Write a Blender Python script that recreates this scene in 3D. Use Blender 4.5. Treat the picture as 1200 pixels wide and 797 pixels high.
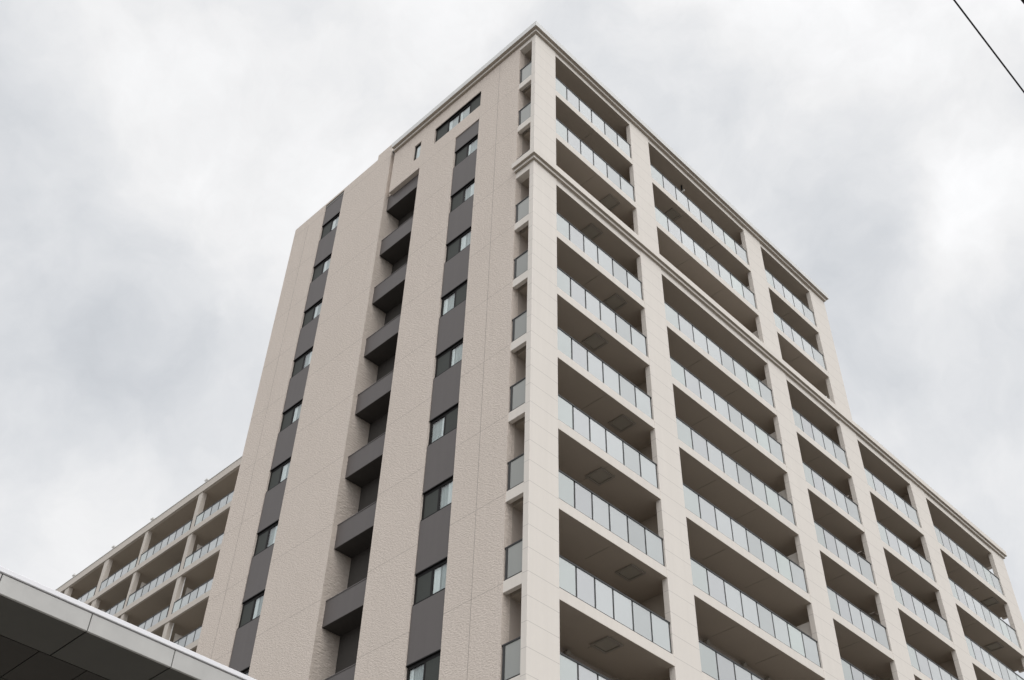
import bpy, math, random
from mathutils import Vector, Matrix
random.seed(4)
D = bpy.data
S = bpy.context.scene
for o in list(D.objects): D.objects.remove(o)
COL = S.collection
G = 45.25                       # the tower's top soffit stands this high above the ground

# ------------------------------------------------------------------ camera
cam = D.cameras.new('camera'); co = D.objects.new('camera', cam); COL.objects.link(co)
rt = Vector((0.70023100, -0.71356842, 0.02228575)); up = Vector((-0.50878206, -0.47688747, 0.71674205)); fw = Vector((0.5008167, 0.51322359, 0.6969822))
C0 = Vector((-18.7476, -18.3361, -43.6454 + G))
m = Matrix((rt, up, -fw)).transposed().to_4x4(); m.translation = C0
co.matrix_world = m
cam.sensor_width = 36; cam.lens = 1345.4 / 1200 * 36; cam.clip_end = 6000; cam.clip_start = 0.1
S.camera = co
S.render.resolution_x = 1024; S.render.resolution_y = 680
S.view_settings.view_transform = 'Standard'; S.view_settings.look = 'None'
S.view_settings.exposure = 0.0; S.view_settings.gamma = 1
S.render.engine = 'CYCLES'
try:
    S.cycles.max_bounces = 8; S.cycles.diffuse_bounces = 5; S.cycles.transparent_max_bounces = 12
except Exception: pass

# ------------------------------------------------------------------ sky and sun
SUN_AZ, SUN_EL = math.radians(-112), math.radians(52)      # where the sun stands behind the cloud
sd = Vector((math.cos(SUN_AZ) * math.cos(SUN_EL), math.sin(SUN_AZ) * math.cos(SUN_EL), math.sin(SUN_EL)))
W = D.worlds.new('World'); S.world = W; W.use_nodes = True
nt = W.node_tree; nt.nodes.clear()
def N(t, **k):
    n = nt.nodes.new(t)
    for a, b in k.items(): setattr(n, a, b)
    return n
def LK(a, b): nt.links.new(a, b)
def MATH(op, a, b=None, clamp=False):
    n = N('ShaderNodeMath', operation=op, use_clamp=clamp)
    for i, v in enumerate((a, b)):
        if v is None: continue
        if isinstance(v, (int, float)): n.inputs[i].default_value = v
        else: LK(v, n.inputs[i])
    return n.outputs[0]
out = N('ShaderNodeOutputWorld'); bg = N('ShaderNodeBackground'); LK(bg.outputs[0], out.inputs[0])
tc = N('ShaderNodeTexCoord')
# warped direction
nz = N('ShaderNodeTexNoise'); nz.inputs['Scale'].default_value = 5; nz.inputs['Detail'].default_value = 5; nz.inputs['Roughness'].default_value = .55
LK(tc.outputs['Generated'], nz.inputs['Vector'])
sub = N('ShaderNodeVectorMath', operation='SUBTRACT'); LK(nz.outputs['Color'], sub.inputs[0]); sub.inputs[1].default_value = (.5, .5, .5)
sc = N('ShaderNodeVectorMath', operation='SCALE'); LK(sub.outputs[0], sc.inputs[0]); sc.inputs['Scale'].default_value = .16
ad = N('ShaderNodeVectorMath', operation='ADD'); LK(tc.outputs['Generated'], ad.inputs[0]); LK(sc.outputs[0], ad.inputs[1])
nm = N('ShaderNodeVectorMath', operation='NORMALIZE'); LK(ad.outputs[0], nm.inputs[0])
cl = N('ShaderNodeTexNoise'); cl.inputs['Scale'].default_value = 4.2; cl.inputs['Detail'].default_value = 7; cl.inputs['Roughness'].default_value = .5
LK(nm.outputs[0], cl.inputs['Vector'])
val = MATH('MULTIPLY_ADD', cl.outputs['Fac'], .55)          # value = fac*.5 + base
val.node.inputs[2].default_value = .522
fn = N('ShaderNodeTexNoise'); fn.inputs['Scale'].default_value = 13; fn.inputs['Detail'].default_value = 6; fn.inputs['Roughness'].default_value = .6
LK(nm.outputs[0], fn.inputs['Vector'])
val = MATH('ADD', val, MATH('MULTIPLY', MATH('SUBTRACT', fn.outputs['Fac'], .5), .24))
# single cloud masses: (azimuth/elevation given as a direction, radius in degrees, strength)
def cdir(a, b, c): return (rt * a + up * b + fw * c).normalized()
masses = [((-.33, .21), 4.5, .10), ((-.24, .16), 4, .07), ((.42, .12), 3.0, .12), ((.32, .21), 4.0, .05), ((-.12, .18), 6, .06), ((-.40, -.15), 5, .08), ((.3, -.03), 5, .05),
          ((-.27, .13), 3.5, -.07), ((-.39, -.05), 5.5, -.035), ((.30, .125), 3.6, -.13), ((.20, .23), 4, -.07), ((.44, .21), 3.5, -.06), ((.27, .0), 3, -.05), ((.07, .29), 4, -.06), ((-.20, .29), 4, -.05),
          ((-.33, -.23), 3.5, .05), ((-.21, .0), 5, .03), ((.38, -.02), 4, -.03), ((-.42, .26), 4, -.05)]
for (a, b), r, s in masses:
    d = cdir(a, b, 1)
    dn = N('ShaderNodeVectorMath', operation='DOT_PRODUCT'); LK(nm.outputs[0], dn.inputs[0]); dn.inputs[1].default_value = d
    q = math.cos(math.radians(r * 1.9))
    t = MATH('DIVIDE', MATH('SUBTRACT', dn.outputs['Value'], q), 1 - q, clamp=True)
    t = MATH('MULTIPLY', MATH('POWER', t, 1.7), s)
    val = MATH('ADD', val, t)
# the cloud is thinner round the sun: a broad glow
dn = N('ShaderNodeVectorMath', operation='DOT_PRODUCT'); LK(tc.outputs['Generated'], dn.inputs[0]); dn.inputs[1].default_value = sd
gl = MATH('POWER', MATH('MAXIMUM', dn.outputs['Value'], 0), 2.5)
GLOW = 1.5
val = MATH('MULTIPLY', val, MATH('ADD', MATH('MULTIPLY', gl, GLOW), 1.0))
hue = N('ShaderNodeMapRange'); hue.inputs['From Min'].default_value = .68; hue.inputs['From Max'].default_value = .92; LK(val, hue.inputs['Value'])
hm = N('ShaderNodeMix', data_type='RGBA'); hm.inputs['A'].default_value = (.955, .988, 1.035, 1); hm.inputs['B'].default_value = (1.0, 1.0, 1.005, 1); LK(hue.outputs[0], hm.inputs['Factor'])
mul = N('ShaderNodeVectorMath', operation='SCALE'); LK(hm.outputs['Result'], mul.inputs[0]); LK(val, mul.inputs['Scale'])
sky = N('ShaderNodeTexSky', sky_type='NISHITA'); sky.sun_disc = False; sky.sun_elevation = SUN_EL; sky.sun_rotation = math.pi / 2 - SUN_AZ
skm = N('ShaderNodeVectorMath', operation='SCALE'); LK(sky.outputs[0], skm.inputs[0]); skm.inputs['Scale'].default_value = .1
mix = N('ShaderNodeMix', data_type='RGBA'); mix.inputs['Factor'].default_value = .94
LK(skm.outputs[0], mix.inputs['A']); LK(mul.outputs[0], mix.inputs['B'])
tenx = N('ShaderNodeVectorMath', operation='SCALE'); LK(mix.outputs['Result'], tenx.inputs[0]); tenx.inputs['Scale'].default_value = 10
LK(tenx.outputs[0], bg.inputs[0]); bg.inputs[1].default_value = .1
sl = D.lights.new('sun', 'SUN'); sl.energy = .9; sl.angle = math.radians(35); sl.color = (1, .965, .92)
so = D.objects.new('sun', sl); COL.objects.link(so); so.rotation_euler = sd.to_track_quat('Z', 'Y').to_euler(); so.location = (0, -40, 90)

# ------------------------------------------------------------------ materials
def mat(name, col, rough=.8, spec=.3, var=.05, vscale=.35, bump=None, zlines=None, ylines=None, xlines=None, metal=0, streak=0):
    """col base colour; var broad mottling; bump (scale xyz, strength, distance); zlines (period, offset, half width, darkening)"""
    M = D.materials.new(name); M.use_nodes = True; t = M.node_tree; P = t.nodes['Principled BSDF']
    P.inputs['Roughness'].default_value = rough; P.inputs['Specular IOR Level'].default_value = spec; P.inputs['Metallic'].default_value = metal
    def n(ty, **k):
        q = t.nodes.new(ty)
        for a, b in k.items(): setattr(q, a, b)
        return q
    def mth(op, a, b=None, c=None, cl=False):
        q = n('ShaderNodeMath', operation=op, use_clamp=cl)
        for i, v in enumerate((a, b, c)):
            if v is None: continue
            if isinstance(v, (int, float)): q.inputs[i].default_value = v
            else: t.links.new(v, q.inputs[i])
        return q.outputs[0]
    geo = n('ShaderNodeNewGeometry'); pos = geo.outputs['Position']
    no = n('ShaderNodeTexNoise'); no.inputs['Scale'].default_value = vscale; no.inputs['Detail'].default_value = 4; t.links.new(pos, no.inputs['Vector'])
    f = mth('MULTIPLY_ADD', no.outputs['Fac'], 2 * var, 1 - var)
    no2 = n('ShaderNodeTexNoise'); no2.inputs['Scale'].default_value = 6; no2.inputs['Detail'].default_value = 3; t.links.new(pos, no2.inputs['Vector'])
    f = mth('MULTIPLY', f, mth('MULTIPLY_ADD', no2.outputs['Fac'], var, 1 - var / 2))
    if streak:
        mp = n('ShaderNodeMapping'); mp.inputs['Scale'].default_value = (5, 5, .25); t.links.new(pos, mp.inputs['Vector'])
        ns = n('ShaderNodeTexNoise'); ns.inputs['Scale'].default_value = 1.0; ns.inputs['Detail'].default_value = 3; t.links.new(mp.outputs[0], ns.inputs['Vector'])
        f = mth('MULTIPLY', f, mth('MULTIPLY_ADD', ns.outputs['Fac'], 2 * streak, 1 - streak))
    sep = n('ShaderNodeSeparateXYZ'); t.links.new(pos, sep.inputs[0])
    for ax, ln in (('Z', zlines), ('Y', ylines), ('X', xlines)):
        if not ln: continue
        per, off, hw, dk = ln
        a = mth('DIVIDE', mth('SUBTRACT', sep.outputs[ax], off), per)
        d = mth('MULTIPLY', mth('ABSOLUTE', mth('SUBTRACT', mth('FRACT', mth('ADD', a, .5)), .5)), per)
        k = mth('LESS_THAN', d, hw)
        f = mth('MULTIPLY', f, mth('SUBTRACT', 1, mth('MULTIPLY', k, dk)))
    if bump:
        sx, st, dist, cmot = bump
        mp = n('ShaderNodeMapping'); mp.inputs['Scale'].default_value = sx; t.links.new(pos, mp.inputs['Vector'])
        nb = n('ShaderNodeTexNoise'); nb.inputs['Scale'].default_value = 1; nb.inputs['Detail'].default_value = 5; nb.inputs['Roughness'].default_value = .6
        t.links.new(mp.outputs[0], nb.inputs['Vector'])
        bp = n('ShaderNodeBump'); bp.inputs['Strength'].default_value = st; bp.inputs['Distance'].default_value = dist
        t.links.new(nb.outputs['Fac'], bp.inputs['Height']); t.links.new(bp.outputs[0], P.inputs['Normal'])
        if cmot: f = mth('MULTIPLY', f, mth('MULTIPLY_ADD', nb.outputs['Fac'], 2 * cmot, 1 - cmot))
    v = n('ShaderNodeVectorMath', operation='SCALE'); v.inputs[0].default_value = col; t.links.new(f, v.inputs['Scale'])
    t.links.new(v.outputs[0], P.inputs['Base Color'])
    return M
def glass(name, tint, alpha, rough=.02, milk=None, REFL=.055):
    """clear or milky glazing: transparent, gloss by Fresnel, optional diffuse interlayer"""
    M = D.materials.new(name); M.use_nodes = True; t = M.node_tree; t.nodes.clear()
    o = t.nodes.new('ShaderNodeOutputMaterial'); tr = t.nodes.new('ShaderNodeBsdfTransparent'); tr.inputs[0].default_value = (*tint, 1)
    gl = t.nodes.new('ShaderNodeBsdfGlossy'); gl.inputs['Roughness'].default_value = rough; gl.inputs[0].default_value = (1, 1, 1, 1)
    g2 = t.nodes.new('ShaderNodeNewGeometry'); dt = t.nodes.new('ShaderNodeVectorMath'); dt.operation = 'DOT_PRODUCT'
    t.links.new(g2.outputs['Normal'], dt.inputs[0]); t.links.new(g2.outputs['Incoming'], dt.inputs[1])
    def mm(op, a, b=None, c=None):
        q = t.nodes.new('ShaderNodeMath'); q.operation = op
        for i, v in enumerate((a, b, c)):
            if v is None: continue
            if isinstance(v, (int, float)): q.inputs[i].default_value = v
            else: t.links.new(v, q.inputs[i])
        return q
    fr = mm('MULTIPLY_ADD', mm('POWER', mm('SUBTRACT', 1, mm('ABSOLUTE', dt.outputs['Value']).outputs[0]).outputs[0], 4.5).outputs[0], .90, REFL)
    base = tr.outputs[0]
    if milk:
        di = t.nodes.new('ShaderNodeBsdfDiffuse'); tl = t.nodes.new('ShaderNodeBsdfTranslucent')
        ge = t.nodes.new('ShaderNodeNewGeometry'); oi = t.nodes.new('ShaderNodeObjectInfo')
        ml = t.nodes.new('ShaderNodeMath'); ml.operation = 'MULTIPLY_ADD'; ml.inputs[1].default_value = .26; ml.inputs[2].default_value = .76  # random tint per pane stands in for uneven sky reflections
        t.links.new(ge.outputs['Random Per Island'], ml.inputs[0])
        m2_ = t.nodes.new('ShaderNodeMath'); m2_.operation = 'MULTIPLY_ADD'; m2_.inputs[1].default_value = .20
        t.links.new(oi.outputs['Random'], m2_.inputs[0]); t.links.new(ml.outputs[0], m2_.inputs[2])
        fq = t.nodes.new('ShaderNodeMath'); fq.operation = 'FRACT'; f7 = t.nodes.new('ShaderNodeMath'); f7.operation = 'MULTIPLY'; f7.inputs[1].default_value = 7.31
        t.links.new(ge.outputs['Random Per Island'], f7.inputs[0]); t.links.new(f7.outputs[0], fq.inputs[0])
        hx = t.nodes.new('ShaderNodeMix'); hx.data_type = 'RGBA'; hx.inputs['A'].default_value = (milk[0] * .955, milk[1], milk[2] * .985, 1); hx.inputs['B'].default_value = (milk[0] * .995, milk[1] * .975, milk[2] * 1.02, 1)
        t.links.new(fq.outputs[0], hx.inputs['Factor'])
        vs = t.nodes.new('ShaderNodeVectorMath'); vs.operation = 'SCALE'; t.links.new(hx.outputs['Result'], vs.inputs[0])
        t.links.new(m2_.outputs[0], vs.inputs['Scale']); t.links.new(vs.outputs[0], di.inputs[0]); t.links.new(vs.outputs[0], tl.inputs[0])
        m0 = t.nodes.new('ShaderNodeMixShader'); m0.inputs[0].default_value = .25
        t.links.new(di.outputs[0], m0.inputs[1]); t.links.new(tl.outputs[0], m0.inputs[2])
        m1 = t.nodes.new('ShaderNodeMixShader'); m1.inputs[0].default_value = 1 - alpha
        t.links.new(tr.outputs[0], m1.inputs[1]); t.links.new(m0.outputs[0], m1.inputs[2]); base = m1.outputs[0]
    m2 = t.nodes.new('ShaderNodeMixShader'); t.links.new(fr.outputs[0], m2.inputs[0]); t.links.new(base, m2.inputs[1]); t.links.new(gl.outputs[0], m2.inputs[2])
    t.links.new(m2.outputs[0], o.inputs[0])
    return M
CREAM = (.715, .672, .622)
M = dict(
    pier=mat('cream wall tile', CREAM, .6, .35, .035, .25, zlines=(.75, G - .45, .009, .28), streak=.045),
    cream=mat('cream render', CREAM, .75, .3, .05, .3, streak=.06),
    soffit=mat('balcony paint and ledge shade', (.43, .38, .325), .85, .2, .05, .5),
    rough=mat('split face tile', (.66, .587, .527), .85, .2, .035, .22, bump=((12, 12, 24), .75, .05, .24), zlines=(3.0, G - 26.7, .012, .26), streak=.04),
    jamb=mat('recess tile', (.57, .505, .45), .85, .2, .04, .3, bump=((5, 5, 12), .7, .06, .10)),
    brown=mat('dark brown cladding', (.116, .104, .101), .5, .35, .05, .5, streak=.07),
    frame=mat('bronze aluminium', (.013, .012, .012), .5, .15, .02),
    screen=mat('insect screen', (.045, .050, .045), .6, .3, .05),
    curtain=mat('white curtain', (.72, .76, .755), .9, .1, .06, 1.3, streak=.12),
    lace=mat('dim lace curtain', (.36, .405, .40), .9, .1, .22, 1.1, streak=.25),
    inside=mat('dim interior', (.05, .05, .05), .9, .1, .02),
    rail=mat('grey aluminium rail', (.034, .034, .035), .45, .35, .03),
    coping=mat('metal coping', (.66, .66, .65), .45, .5, .05),
    hatch=mat('hatch steel', (.30, .275, .24), .5, .4, .05),
    joint=mat('sealant', (.30, .27, .25), .9, .2, .02),
    hatchlid=mat('hatch lid', (.35, .325, .28), .5, .4, .05),
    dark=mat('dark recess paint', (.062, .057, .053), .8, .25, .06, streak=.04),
    beige=mat('beige wall render', (.44, .39, .35), .85, .2, .05, .4, streak=.03),
    wingcream=mat('wing render', (.58, .535, .485), .8, .25, .06, .3, streak=.05),
    whitep=mat('white pvc pipe', (.75, .74, .72), .5, .4, .03),
    panel=mat('partition board', (.82, .79, .75), .8, .2, .04),
    fascia=mat('canopy metal panel', (.46, .455, .44), .45, .5, .12, 2.5, streak=.10, metal=.0),
    cap=mat('white metal flashing', (.80, .80, .83), .35, .5, .03),
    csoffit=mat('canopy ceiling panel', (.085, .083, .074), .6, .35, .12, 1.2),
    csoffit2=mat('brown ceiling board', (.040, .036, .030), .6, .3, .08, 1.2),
    cgap=mat('canopy joint', (.015, .015, .015), .9, .1, .0),
    cable=mat('black cable', (.02, .021, .024), .6, .3, .0),
    roofm=mat('roof membrane', (.30, .30, .29), .9, .2, .1),
    asphalt=mat('asphalt', (.055, .055, .056), .9, .2, .12, .3),
    paving=mat('concrete paving', (.22, .21, .195), .9, .2, .1, .25, xlines=(2, 0, .01, .4), ylines=(2, 0, .01, .4)),
    earth=mat('pale town ground', (.12, .115, .105), .95, .1, .2, .02),
    paint=mat('road paint', (.8, .8, .78), .7, .3, .06),
    glass=glass('window glass', (.95, .97, .97), .0),
    milk=glass('milky balcony glass', (.85, .88, .88), .17, .03, milk=(.63, .665, .655), REFL=.15),
    endglass=glass('grey side glass', (.75, .77, .75), .30, .03, milk=(.46, .46, .44), REFL=.07),
)

# ------------------------------------------------------------------ mesh helpers
BOX = [(0, 3, 2, 1), (4, 5, 6, 7), (0, 1, 5, 4), (1, 2, 6, 5), (2, 3, 7, 6), (3, 0, 4, 7)]
class MB:
    def __init__(s): s.v = []; s.f = []; s.mi = []; s.mats = []
    def slot(s, m):
        if m not in s.mats: s.mats.append(m)
        return s.mats.index(m)
    def box(s, x0, x1, y0, y1, z0, z1, m, faces=None):
        k = len(s.v); i = s.slot(m)
        s.v += [(x0, y0, z0), (x1, y0, z0), (x1, y1, z0), (x0, y1, z0), (x0, y0, z1), (x1, y0, z1), (x1, y1, z1), (x0, y1, z1)]
        for f in BOX: s.f.append(tuple(k + a for a in f)); s.mi.append(i)
        return s
    def quad(s, pts, m):
        k = len(s.v); s.v += pts; s.f.append(tuple(range(k, k + len(pts)))); s.mi.append(s.slot(m)); return s
    def prism(s, prof, p0, p1, m, up=Vector((0, 0, 1))):
        """profile [(out, up)] swept from p0 to p1; 'out' is to the right of travel"""
        p0, p1 = Vector(p0), Vector(p1); d = (p1 - p0).normalized(); o = d.cross(up)
        k = len(s.v); n = len(prof); i = s.slot(m)
        for p in (p0, p1):
            for a, b in prof: s.v.append(tuple(p + o * a + up * b))
        for j in range(n): s.f.append((k + j, k + (j + 1) % n, k + n + (j + 1) % n, k + n + j)); s.mi.append(i)
        s.f.append(tuple(range(k, k + n))[::-1]); s.f.append(tuple(range(k + n, k + 2 * n))); s.mi += [i, i]
        return s
    def tube(s, pts, r, m, n=8):
        k = len(s.v); i = s.slot(m); pts = [Vector(p) for p in pts]
        for j, p in enumerate(pts):
            d = (pts[min(j + 1, len(pts) - 1)] - pts[max(j - 1, 0)]).normalized()
            a = d.cross(Vector((0, 0, 1)) if abs(d.z) < .9 else Vector((1, 0, 0))).normalized(); b = d.cross(a)
            for q in range(n):
                t = 2 * math.pi * q / n; s.v.append(tuple(p + a * r * math.cos(t) + b * r * math.sin(t)))
        for j in range(len(pts) - 1):
            for q in range(n):
                s.f.append((k + j * n + q, k + j * n + (q + 1) % n, k + (j + 1) * n + (q + 1) % n, k + (j + 1) * n + q)); s.mi.append(i)
        s.f.append(tuple(k + q for q in range(n))[::-1]); s.f.append(tuple(k + (len(pts) - 1) * n + q for q in range(n))); s.mi += [i, i]
        return s
    def build(s, name, parent=None, loc=(0, 0, 0), bevel=0):
        me = D.meshes.new(name); me.from_pydata(s.v, [], s.f)
        for m in s.mats: me.materials.append(M[m])
        me.polygons.foreach_set('material_index', s.mi); me.update()
        import bmesh
        bm = bmesh.new(); bm.from_mesh(me); bmesh.ops.recalc_face_normals(bm, faces=bm.faces); bm.to_mesh(me); bm.free()
        o = D.objects.new(name, me); COL.objects.link(o); o.location = loc
        if parent: o.parent = parent
        if bevel:
            b = o.modifiers.new('edge', 'BEVEL'); b.width = bevel; b.segments = 1; b.limit_method = 'ANGLE'
        return o
def thing(name, label, cat, loc=(0, 0, 0), group=None):
    o = D.objects.new(name, None); COL.objects.link(o); o.location = loc; o['label'] = label; o['category'] = cat
    if group: o['group'] = group
    return o
def copy(o, parent, loc):
    c = o.copy(); COL.objects.link(c); c.parent = parent; c.location = loc
    return c
def copy_tree(o, parent, loc):
    c = copy(o, parent, loc)
    for ch in [q for q in D.objects if q.parent == o]: copy(ch, c, ch.location)
    return c
def kids(o): return [q for q in D.objects if q.parent == o]

# ------------------------------------------------------------------ ground
g = MB().quad([(-3000, -3000, 0), (3000, -3000, 0), (3000, 3000, 0), (-3000, 3000, 0)], 'earth').build('ground'); g['kind'] = 'structure'
g = MB().quad([(-400, -60, .004), (400, -60, .004), (400, 90, .004), (-400, 90, .004)], 'paving').build('pavement'); g['kind'] = 'structure'
g = MB().quad([(-400, -31, .008), (400, -31, .008), (400, -22, .008), (-400, -22, .008)], 'asphalt')
g = g.build('road'); g['kind'] = 'structure'
mk = MB()
for i in range(-40, 41): mk.quad([(i * 8, -26.57, .012), (i * 8 + 4, -26.57, .012), (i * 8 + 4, -26.43, .012), (i * 8, -26.43, .012)], 'paint')
g = mk.build('road_markings'); g['kind'] = 'structure'
g = MB().box(-400, 400, -22, -21.8, .009, .14, 'coping').build('kerb'); g['kind'] = 'structure'

# ------------------------------------------------------------------ the tower
T = thing('apartment_tower', 'tall cream tower with glass balconies on one face and brown window strips on the other', 'building')
PD = .23                                        # depth of the piers
ZT = G                                          # z of the top soffit
BAYS = [(1.25, 6.206), (7.527, 14.882), (16.266, 20.58)]
PIERS = [(0, 1.25), (6.206, 7.527), (14.882, 16.266), (20.58, 22.0)]
POSTS = [[2.01, 2.80, 3.59, 4.45, 5.30, 6.165], [8.47, 9.39, 10.31, 11.22, 12.11, 13.02, 13.91, 14.84], [17.01, 17.85, 18.69, 19.54, 20.54]]
BACK = 1.75

for i, (a, b) in enumerate(PIERS):
    p = MB()
    p.box(a, b, 0, PD, 0, ZT - 8.72, 'pier'); p.box(a, b, 0, PD, ZT - 8.25, ZT + .27, 'pier')
    p.build('pier', T, bevel=.012)
# main body behind the balconies
b = MB()
b.box(1.2, 21.0, BACK, 16.9, 0, ZT + .2, 'beige')
b.box(.30, 1.2, .947, 3.0, 0, ZT + .19, 'beige')            # block behind the end wall of the balconies
b.box(21.0, 21.7, 1.15, 16.9, 0, ZT + .2, 'beige')
b.box(6.95, 15.5, 1.47, BACK - .001, 0, ZT - .01, 'beige')
b.build('building_core', T)
b = MB().box(.02, 21.9, .25, 16.85, ZT + .62, ZT + .70, 'roofm').build('roof', T)

def balcony(X0, X1, c0, c1, posts, root, zero, open_left=False, open_right=False, hatch=None, end=None, nposts_first=None):
    """one balcony bay: slab + upstand, guard rail, milky glass; local z 0 = soffit"""
    s = MB()
    s.box(X0, X1, .02, .17, 0, .36, 'cream')                # edge beam
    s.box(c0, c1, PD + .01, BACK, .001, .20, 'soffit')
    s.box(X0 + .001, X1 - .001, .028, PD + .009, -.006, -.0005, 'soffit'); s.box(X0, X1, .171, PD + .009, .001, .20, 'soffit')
    if open_left: s.box(0.012, .16, PD, .947, 0, .36, 'cream')
    if open_right: s.box(end - .16, end - .012, PD, .947, 0, .36, 'cream')
    o = s.build('balcony', root, (0, 0, zero))
    r = MB(); y = .075
    r.box(X0 + .005, X1 - .005, y - .028, y + .028, 1.400, 1.455, 'rail')
    r.box(X0 + .005, X1 - .005, y - .012, y + .022, .395, .42, 'rail')
    for k, x in enumerate(posts):
        w = .036 if k < len(posts) - 1 else .052
        r.box(x - w, x + w, y + .004, y + .065, .362, 1.403, 'rail')
    if open_left:
        r.box(.03, .085, PD + .005, .947 - .005, 1.405, 1.452, 'rail'); r.box(.04, .075, PD + .005, .94, .395, .42, 'rail')
        r.box(.035, .085, .83, .90, .362, 1.403, 'rail')
    if open_right:
        r.box(end - .085, end - .03, PD + .005, .942, 1.405, 1.452, 'rail')
        r.box(end - .085, end - .035, .83, .90, .362, 1.403, 'rail')
    r.build('guardrail', o)
    gl = MB(); xs = [X0 + .004] + list(posts)
    for a, c in zip(xs[:-1], xs[1:]):
        gl.box(a + (.037 if a > X0 + .01 else 0), min(c, X1 - .04) - .037, y - .010, y + .002, .425, 1.40, 'milk')
    gl.build('glass_panel', o)
    if open_left: MB().box(.052, .064, PD + .01, .825, .425, 1.40, 'endglass').build('glass_panel', o)
    if open_right: MB().box(end - .064, end - .052, PD + .01, .825, .425, 1.40, 'endglass').build('glass_panel', o)
    if True:
        # drip joint lines cast into the soffit
        j = MB(); L = X1 - X0; n = max(2, round(L / 2.4))
        for k in range(1, n): x = X0 + L * k / n; j.box(x - .007, x + .007, .05, 1.2, -.008, .0005, 'hatch')
        j.build('soffit_joint', o)
    return o
def add_hatch(o, x, y=.66, w=.34):
    h = MB()
    for (a, b_, c, d) in ((x - w, x + w, y - w, y - w + .07), (x - w, x + w, y + w - .07, y + w), (x - w, x - w + .07, y - w + .07, y + w - .07), (x + w - .07, x + w, y - w + .07, y + w - .07)):
        h.box(a, b_, c, d, -.05, -.004, 'hatch')
    h.box(x - w + .07, x + w - .07, y - w + .07, y + w - .07, -.018, -.004, 'hatchlid')
    h.build('escape_hatch', o)
def add_vent(o, x, y=BACK - .11, z=-.13):
    v = MB(); v.tube([(x, y + .08, z), (x, y, z), (x, y - .04, z - .03)], .08, 'hatch', 10); v.build('vent_cap', o)
SPAN = [(.31, 6.86), (6.86, 15.57), (15.57, 21.68)]
for bi, (X0, X1) in enumerate(BAYS):
    c0, c1 = SPAN[bi]
    for k in range(0, 12):
        if k == 0 or k == 3:   # soffit under a cornice: beam only
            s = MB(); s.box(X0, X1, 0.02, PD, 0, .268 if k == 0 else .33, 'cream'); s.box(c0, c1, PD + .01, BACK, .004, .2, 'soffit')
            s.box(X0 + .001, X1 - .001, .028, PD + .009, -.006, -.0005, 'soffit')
            if bi == 0: s.box(.012, .30, PD, .947, 0, .268 if k == 0 else .33, 'cream')
            if bi == 2: s.box(21.75, 21.98, PD, .947, 0, .268 if k == 0 else .33, 'cream')
            if k == 3:  # solid parapet of the floor above the cornice
                s.box(X0, X1, .021, PD - .005, .33, 1.23, 'cream')
                if bi == 0: s.box(.012, .18, PD, .947, .33, 1.18, 'cream'); s.box(.02, .17, PD, .94, 1.185, 1.235, 'rail')
                if bi == 2: s.box(21.82, 21.98, PD, .947, .33, 1.23, 'cream')
            o = s.build('balcony', T, (0, 0, ZT - 3 * k))
        else:
            o = balcony(X0, X1, c0, c1, POSTS[bi], T, ZT - 3 * k, open_left=bi == 0, open_right=bi == 2, end=21.98)
        if bi == 0 and k in (2, 3, 4, 5, 6, 7, 8, 9, 10): add_hatch(o, 5.2 if k % 2 == 0 else 3.93)
        if bi == 1 and k == 1: add_hatch(o, 9.6, .6, .3)
        if bi == 0 and k >= 8: add_vent(o, 3.35)
        if bi == 1 and k >= 8: [add_vent(o, q, 1.36) for q in (9.95, 12.0, 13.4)]
for q, h_ in ((10.6, .42),):
    MB().box(q - .02, q + .02, .46, .54, ZT - h_, ZT - .001, 'rail').box(q - .025, q + .025, .36, .58, ZT - h_ - .08, ZT - h_ - .0005, 'whitep').build('pole_bracket', T)
for q in (5.9, 6.35, 8.5, 13.2, 18.4): MB().box(q - .02, q + .02, -.18, -.14, ZT + .761, ZT + .90, 'coping').build('roof_anchor', T)
# partition boards between neighbouring flats
for x in (15.18,):
    for k in range(0, 12):
        MB().box(x - .02, x + .02, .26, 1.46, ZT - 3 * k - 2.55, ZT - 3 * k - .50, 'panel').build('partition_board', T)
for k in range(0, 12): MB().box(6.78, 6.94, PD + .02, BACK, ZT - 3 * k - 2.6, ZT - 3 * k - .01, 'soffit').build('party_wall', T)

# cornices: two ledges, wrap the corner
def cornice(root, z, segs, top, name='cornice', mt='cream'):
    """segs: list of boxes as (x0,x1,y0,y1,kind) already mitred"""
    pass
c = MB(); z = ZT + .27
for (e, z0, z1, m_) in ((.11, z + .002, z + .16, 'cream'), (.235, z + .16, z + .49, 'coping')):
    c.box(-e, 21.9 + e, -e, .3 if e < .2 else .32, z0, z1, m_)
    c.box(-e, .3, .3 if e < .2 else .32, 9.16, z0 + .0005, z1 - .0005, m_)
    c.box(21.7, 21.9 + e, .32, 16.9, z0 + .0005, z1 - .0005, m_)
for (e0, e, zz) in ((-.01, .11, z), (.112, .235, z + .158)):      # ledge undersides coloured darker to deepen their shade
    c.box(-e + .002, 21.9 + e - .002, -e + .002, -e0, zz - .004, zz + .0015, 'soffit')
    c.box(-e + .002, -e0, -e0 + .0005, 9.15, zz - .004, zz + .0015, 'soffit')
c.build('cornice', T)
c = MB(); z = ZT - 8.66
for (e, z0, z1) in ((.09, z + .002, z + .15), (.19, z + .15, z + .42)):
    c.box(-e, 22.0, -e, -.001, z0, z1, 'cream')
    c.box(0, 22.0, -.001, .02, z0, z1 , 'cream')
    c.box(-e, -.001, .0, .95 + e * .3, z0 + .0005, z1 - .0005, 'cream')
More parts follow.
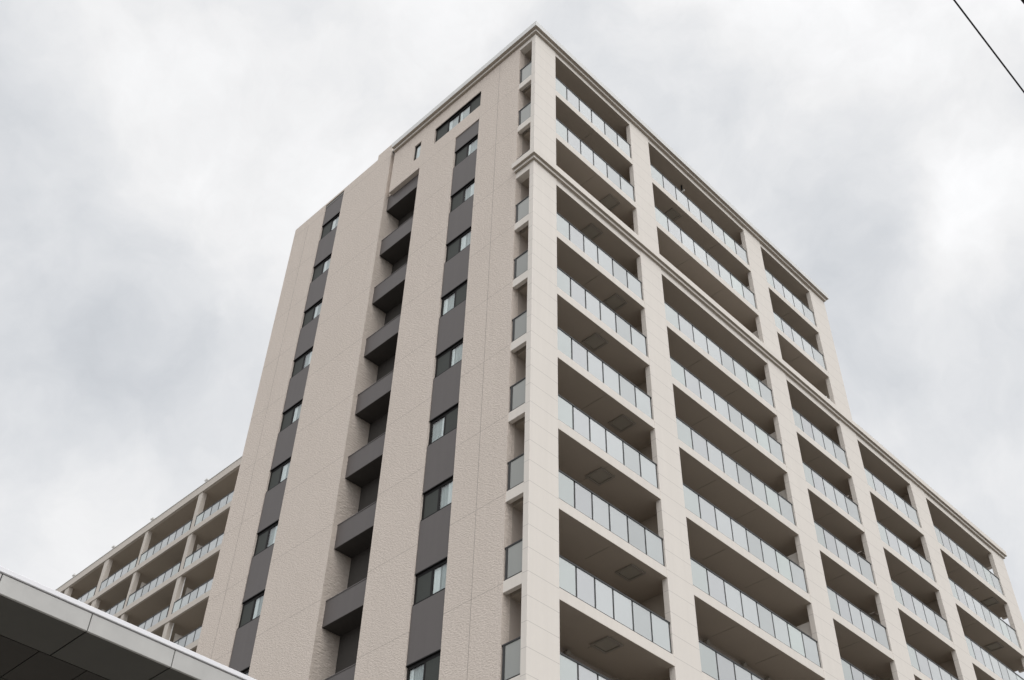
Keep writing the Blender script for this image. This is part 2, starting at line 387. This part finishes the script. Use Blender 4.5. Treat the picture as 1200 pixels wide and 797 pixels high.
for (e0, e, zz) in ((.003, .09, z), (.092, .19, z + .148)):  # shade below the mid ledges put in as darker strips
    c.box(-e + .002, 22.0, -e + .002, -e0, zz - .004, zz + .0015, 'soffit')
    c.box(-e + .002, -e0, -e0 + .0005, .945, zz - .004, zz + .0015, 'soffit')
for a, b_ in PIERS: c.box(a, b_, .0205, PD, z - .06 + .001, z + .47, 'cream')
for a, b_ in PIERS: c.box(a, b_, .0, .02, z - .06 + .001, z + .0015, 'cream')
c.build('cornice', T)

# left facade: textured wall, window strips, recessed service balconies
def wallbox(w, y0, y1, z0, z1, x0=0, x1=.30, m='rough'): w.box(x0, x1, y0, y1, z0, z1, m)
w = MB()
zt = ZT + .27
wallbox(w, .947, 3.295, 0, zt)
wallbox(w, 4.770, 7.087, 0, ZT - 2.75); wallbox(w, 6.274, 7.087, ZT - 2.75, zt)
wallbox(w, 3.295, 6.274, ZT - .655, zt); wallbox(w, 4.77, 6.274, ZT - 2.75, ZT - 1.773); wallbox(w, 3.295, 4.77, ZT - 2.75, ZT - 1.773)
wallbox(w, 9.437, 12.998, 0, ZT + .93, x1=.96); wallbox(w, 9.437, 10.50, ZT + .93, ZT + 1.29)
wallbox(w, 14.439, 16.915, 0, ZT + .93); wallbox(w, 12.998, 14.439, ZT + .80, ZT + .93)
# panel above the recess, with a shadow slot along the neighbouring wall
wallbox(w, 7.087, 7.20, ZT - 2.75, zt); wallbox(w, 7.65, 9.16, ZT - 2.75, zt)
wallbox(w, 7.20, 7.65, ZT - .66, zt); wallbox(w, 7.20, 7.65, ZT - 2.75, ZT - 1.81); wallbox(w, 9.16, 9.437, ZT - 2.75, zt, .22, .5)
w.build('wall', T)
w = MB().box(0.01, .25, 9.45, 16.90, ZT + .932, ZT + .965, 'coping')
w.build('roof_coping', T)
# vertical movement joints
for y in (2.165, 15.72): MB().box(-.003, .01, y - .007, y + .007, 0, zt - .01, 'joint').build('movement_joint', T)
MB().box(.31, .36, 3.0, 16.9, 0, ZT + .1, 'inside').build('inner_lining', T) if False else None
# core behind the windows
cb = MB(); cb.box(.55, 1.19, 3.0, 7.087, 0, ZT + .1, 'inside'); cb.box(.97, 1.19, 9.437, 16.9, 0, ZT + .1, 'inside'); cb.build('room', T)

def curtain_mesh(mb, x, y0, y1, z0, z1, m='curtain'):
    n = max(8, int((y1 - y0) / .035)); k = len(mb.v); i = mb.slot(m)
    for j in range(n + 1):
        y = y0 + (y1 - y0) * j / n; xx = x + .010 * math.sin(j * 1.35) + .006 * math.sin(j * .6 + 1)
        mb.v += [(xx, y, z0), (xx, y, z1)]
    for j in range(n): mb.f.append((k + 2 * j, k + 2 * j + 2, k + 2 * j + 3, k + 2 * j + 1)); mb.mi.append(i)
def window(y0, y1, z0, z1, sashes, x=.085):
    """sashes: from right (small y) to left, 'L' light curtained, 'D' dark screened"""
    f = MB(); n = len(sashes); fr = .06
    f.box(x, x + .09, y0 + .002, y1 - .002, z1 - .14, z1 - .002, 'frame'); f.box(x - .03, x + .09, y0 + .002, y1 - .002, z0 + .002, z0 + .065, 'frame')  # head frame made deep and black to include the shadow under the lintel
    f.box(x, x + .09, y0 + .002, y0 + fr, z0 + .065, z1 - .14, 'frame'); f.box(x, x + .09, y1 - fr - .03, y1 - .002, z0 + .065, z1 - .14, 'frame')
    w_ = (y1 - y0 - 2 * fr - .03) / n
    for j in range(1, n): yy = y0 + fr + w_ * j; f.box(x + .005, x + .085, yy - .042, yy + .042, z0 + .065, z1 - .14, 'frame')
    f.box(x - .06, x - .002, y0 + .002, y1 - .002, z1 - .035, z1 - .002, 'frame')
    o = f.build('window', T)
    for j, s_ in enumerate(sashes):
        a = y0 + fr + w_ * j + (.042 if j else 0); b_ = y0 + fr + w_ * (j + 1) - (.042 if j < n - 1 else 0)
        MB().box(x + .022, x + .030, a, b_, z0 + .065, z1 - .14, 'glass').build('glass_pane', o)
        if s_ == 'L':
            q = MB(); curtain_mesh(q, x + .085, a - .01, b_ + .01, z0 + .02, z1 - .08, 'lace'); q.build('lace_curtain', o)
            wd = (b_ - a) * random.uniform(.14, .5); q = MB()
            if random.random() < .7: curtain_mesh(q, x + .058, b_ - wd, b_ + .01, z0 + .02, z1 - .08)
            else: curtain_mesh(q, x + .058, a - .01, a + wd, z0 + .02, z1 - .08)
            q.build('curtain', o)
        else:
            MB().box(x + .008, x + .014, a, b_, z0 + .065, z1 - .14, 'screen').build('insect_screen', o)
    # dark room box behind
    return o
rb = MB(); rb.box(.42, .54, 3.0, 7.087, 0, ZT + .1, 'inside'); rb.box(.42, .54, 12.99, 14.45, 0, ZT + .75, 'inside')
rb.build('room_lining', T)
LIGHTRIGHT_A = {1: 1, 2: 1, 3: 1, 4: 0, 5: 1, 6: 0, 7: 1, 8: 1, 9: 0, 10: 1, 11: 1}
window(3.262, 6.274, ZT - 1.773, ZT - .655, 'DLLD')
for k in range(1, 12):
    z1 = ZT - .75 - 3 * k
    window(3.295, 4.77, z1 - 1.098, z1, 'LD' if LIGHTRIGHT_A[k] else 'DL')
    MB().box(.035, .30, 3.297, 4.768, z1 + .001, (z1 + 1.90) if k > 1 else ZT - 2.751, 'brown').build('spandrel_panel', T)
for k in range(0, 12):
    z1 = ZT - .75 - 3 * k
    window(12.998, 14.439, z1 - 1.098, z1, 'LD')
    MB().box(.035, .30, 13.0, 14.437, z1 + .001, (z1 + 1.90) if k > 0 else ZT + .80, 'brown').build('spandrel_panel', T)
# small window beside the recess
f = MB(); x = .05
f.box(x, x + .08, 7.2, 7.65, ZT - .73, ZT - .66, 'frame'); f.box(x, x + .08, 7.2, 7.65, ZT - 1.81, ZT - 1.76, 'frame')
f.box(x, x + .08, 7.2, 7.235, ZT - 1.76, ZT - .73, 'frame'); f.box(x, x + .08, 7.61, 7.65, ZT - 1.76, ZT - .73, 'frame')
o = f.build('window', T); MB().box(x + .03, x + .04, 7.235, 7.61, ZT - 1.76, ZT - .73, 'glass').build('glass_pane', o)
q = MB(); curtain_mesh(q, x + .062, 7.2, 7.6, ZT - 1.8, ZT - .7); q.build('curtain', o)
# recess: side jambs and dark back wall, service balconies
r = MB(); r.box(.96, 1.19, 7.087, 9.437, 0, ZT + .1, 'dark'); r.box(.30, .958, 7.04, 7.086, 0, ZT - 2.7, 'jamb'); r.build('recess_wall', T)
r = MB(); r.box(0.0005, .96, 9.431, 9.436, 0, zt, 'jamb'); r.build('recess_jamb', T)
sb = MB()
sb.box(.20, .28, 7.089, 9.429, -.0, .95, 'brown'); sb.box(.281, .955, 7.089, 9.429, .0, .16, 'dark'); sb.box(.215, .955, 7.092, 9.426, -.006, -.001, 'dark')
sb.box(.185, .295, 7.089, 9.429, .951, .985, 'brown')
first = None
for k in range(1, 12):
    zz = ZT - .65 - 3 * k
    if first is None: first = sb.build('service_balcony', T, (0, 0, zz))
    else: copy(first, T, (0, 0, zz))

# ------------------------------------------------------------------ right wing
R_ = thing('apartment_wing', 'lower cream apartment block with glass balconies joined to the right side of the tower', 'building', (22.0, 0, 0))
def inR(o): o.location.x -= 22.0
WB = [(22.015, 26.762), (28.189, 34.897)]; WP = [(26.762, 28.189), (34.897, 36.30)]; WS = [(22.02, 27.47), (27.47, 35.98)]
WPO = [[22.80, 23.77, 24.69, 25.66, 26.72], [28.89, 29.75, 30.55, 31.40, 32.22, 33.15, 33.95, 34.86]]
zt2 = ZT - 8.72
for a, b_ in WP:
    o = MB().box(a, b_, 0, PD, 0, zt2, 'pier').build('pier', R_, bevel=.012); inR(o)
o = MB().box(22.0, 35.3, BACK, 15.0, 0, zt2 + .2, 'beige').box(35.3, 36.0, 1.15, 15.0, 0, zt2 + .2, 'beige').build('building_core', R_); inR(o)
o = MB().box(22.02, 36.2, .3, 14.9, zt2 + .3, zt2 + .36, 'roofm').build('roof', R_); inR(o)
for bi, (X0, X1) in enumerate(WB):
    c0, c1 = WS[bi]
    for k in range(3, 12):
        if k == 3:
            s = MB(); s.box(X0, X1, .02, PD, 0, .32, 'cream'); s.box(c0, c1, PD + .01, BACK, .004, .2, 'soffit'); s.box(X0 + .001, X1 - .001, .028, PD + .009, -.006, -.0005, 'soffit')
            if bi == 1: s.box(36.0, 36.28, PD, .947, 0, .27, 'cream')
            o = s.build('balcony', R_, (0, 0, ZT - 9))
        else:
            o = balcony(X0, X1, c0, c1, WPO[bi], R_, ZT - 3 * k, open_right=bi == 1, end=36.28)
        if bi == 1 and k >= 4: add_hatch(o, 34.2 if k % 2 == 0 else 33.0, .62)
        inR(o)
for k in range(3, 12):
    o = MB().box(27.40, 27.54, PD + .02, BACK, ZT - 3 * k - 2.6, ZT - 3 * k - .01, 'soffit').build('party_wall', R_); inR(o)
c = MB()
zz2 = zt2 + .06
for (e, z0, z1, m_) in ((.09, zz2 + .002, zz2 + .15, 'cream'), (.19, zz2 + .15, zz2 + .42, 'cream')):
    c.box(22.003, 36.3 + e, -e, .3, z0, z1, m_); c.box(36.0, 36.3 + e, .3, 15, z0 + .0005, z1 - .0005, m_)
c.box(22.003, 36.49, -.188, .3, zz2 + .4205, zz2 + .46, 'coping')
for (e0, e, zz) in ((.003, .09, zz2), (.092, .19, zz2 + .148)): c.box(22.003, 36.3 + e - .002, -e + .002, -e0, zz - .004, zz + .0015, 'soffit')  # darker strips add the shade beneath the wing ledges
for a, b_ in WP: c.box(a, b_, .0, PD, zt2 + .001, zz2 + .0015, 'cream')
o = c.build('cornice', R_); inR(o)

# ------------------------------------------------------------------ far left wing
L_ = thing('apartment_block', 'distant beige balcony block behind the left edge of the tower, above the canopy', 'building', (8.59, 36, 0))
def inL(o): o.location.x -= 8.59; o.location.y -= 36
XW = 8.59; LP = [(37.08, 37.54), (43.32, 43.67), (48.14, 48.71), (53.39, 53.95)]
YE = 55.6
o = MB().box(10.3, 22, 17.0, YE, 0, ZT - .1, 'wingcream').build('building_core', L_); inL(o)
o = MB().box(XW, XW + .18, 17.0, YE, ZT - .61, ZT - .04, 'wingcream').box(XW, 22, YE, YE + .2, 0, ZT - .04, 'wingcream').box(XW - .03, XW + .24, 17.0, YE + .2, ZT - .04, ZT, 'coping').build('roof_parapet', L_); inL(o)
for a, b_ in LP:
    o = MB().box(XW + .06, XW + .36, a, b_, 0, ZT - .61, 'wingcream').build('pier', L_); inL(o)
    o = MB().box(XW + .2, XW + .3, a + .16, a + .26, ZT + .001, ZT + .42, 'coping').box(XW + .12, XW + .38, a + .06, a + .36, ZT + .42, ZT + .52, 'coping').build('roof_vent', L_); inL(o)
ybays = [(31.2, 37.08), (37.54, 43.32), (43.67, 48.14), (48.71, 53.39), (53.95, 55.6)]
for bi, (a, b_) in enumerate(ybays):
    n = max(2, round((b_ - a) / .86)) if bi else 7
    for k in range(0, 9):
        z0 = ZT - .66 - 3.035 * k
        s = MB()
        lo = a - (.0 if bi == 0 else (a - ybays[bi - 1][1]) / 2); hi = b_ + ((ybays[bi + 1][0] - b_) / 2 if bi < 4 else 0)
        if k: s.box(XW, XW + .12, lo, hi, -.04, .36, 'wingcream'); s.box(XW + .12, 10.3, lo, hi, -.04, .16, 'soffit')
        else: s.box(XW + .18, 10.3, lo, hi, .05, .25, 'soffit')
        o = s.build('balcony', L_, (0, 0, z0)); inL(o)
        if k == 0: continue
        r = MB(); x = XW + .06
        r.box(x - .03, x + .03, a + .03, b_ - .01, 1.13, 1.20, 'rail'); r.box(x - .02, x + .02, a + .03, b_ - .01, .38, .41, 'rail')
        gl = MB(); st = (b_ - a - .08) / n
        for j in range(n + 1): y = a + .05 + st * j; r.box(x - .02, x + .04, y - .036, y + .036, .361, 1.14, 'rail')
        for j in range(n): y = a + .05 + st * j; gl.box(x - .012, x - .001, y + .037, y + st - .037, .41, 1.14, 'milk')
        r.build('guardrail', o); gl.build('glass_panel', o)
        if bi < 4: MB().box(XW + .66, XW + 1.7, b_ + .12, b_ + .16, -2.6, -.5, 'panel').build('partition_board', o)
        if bi in (0, 1, 2): MB().box(10.22, 10.29, a + 1.6, a + 3.4, -2.95, -.7, 'inside').build('sliding_door', o)
for k in (2, 3): 
    o = MB().tube([(XW + .30, 37.0, ZT - .7 - 3.035 * k - 2.9), (XW + .30, 37.0, ZT - .7 - 3.035 * k - .05)], .035, 'whitep').build('downpipe', L_); inL(o)

# ------------------------------------------------------------------ canopy in the lower left corner
zc = -37.81 + G; yc = -8.0
K = thing('entrance_canopy', 'flat grey metal-clad canopy with dark ceiling panels crossing the lower left corner', 'canopy', (-16, yc, 0))
def inK(o): o.location.x += 16; o.location.y -= yc
xa, xb = -18.5, -8.5
joints = [-18.46, -17.46, -16.46, -15.47, -14.48, -13.49, -12.5, -11.5, -10.5, -9.5, -8.5]
for a, b_ in zip(joints[:-1], joints[1:]):
    o = MB().box(a + .005, b_ - .005, yc, yc + .03, zc, zc + .196, 'fascia').build('fascia_panel', K, bevel=.004); inK(o)
o = MB().box(xa - .05, xb + .05, yc - .014, yc + .3, zc + .205, zc + .262, 'cap').build('flashing', K, bevel=.006); inK(o)
o = MB().box(xa, xb, yc + .032, yc + 5, zc + .02, zc + .20, 'cgap').build('deck', K); inK(o)
s = MB()
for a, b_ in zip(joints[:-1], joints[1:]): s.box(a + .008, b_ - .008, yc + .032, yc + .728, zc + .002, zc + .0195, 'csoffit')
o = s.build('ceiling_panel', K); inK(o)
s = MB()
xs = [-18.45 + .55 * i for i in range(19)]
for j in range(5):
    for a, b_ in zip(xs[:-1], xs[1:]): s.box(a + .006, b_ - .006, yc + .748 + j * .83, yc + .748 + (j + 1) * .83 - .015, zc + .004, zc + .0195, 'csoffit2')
o = s.build('ceiling_board', K); inK(o)
for xx in (-17.5, -9.5):
    o = MB().tube([(xx, yc + 3.2, 0), (xx, yc + 3.2, zc + .01)], .12, 'coping', 16).build('column', K); inK(o)

# ------------------------------------------------------------------ overhead cables
def cable(name, label, a, b_, r):
    a, b_ = Vector(a), Vector(b_); d = (b_ - a)
    p0 = a - d.normalized() * 30; p1 = b_ + d.normalized() * 30
    o = MB().tube([p0, a, b_, p1], r, 'cable').build(name); o['label'] = label; o['category'] = 'cable'
cable('overhead_cable', 'thin black overhead wire running diagonally across the cloudy sky at upper right', (-7.04, -16.5, -26.31 + G), (-4.72, -16.5, -26.45 + G), .0145)
cable('overhead_cable', 'thick black cable just clipping the very top right corner of the photo', (-6.25, -17.33, -26.3 + G), (-6.12, -17.335, -26.3 + G), .05)
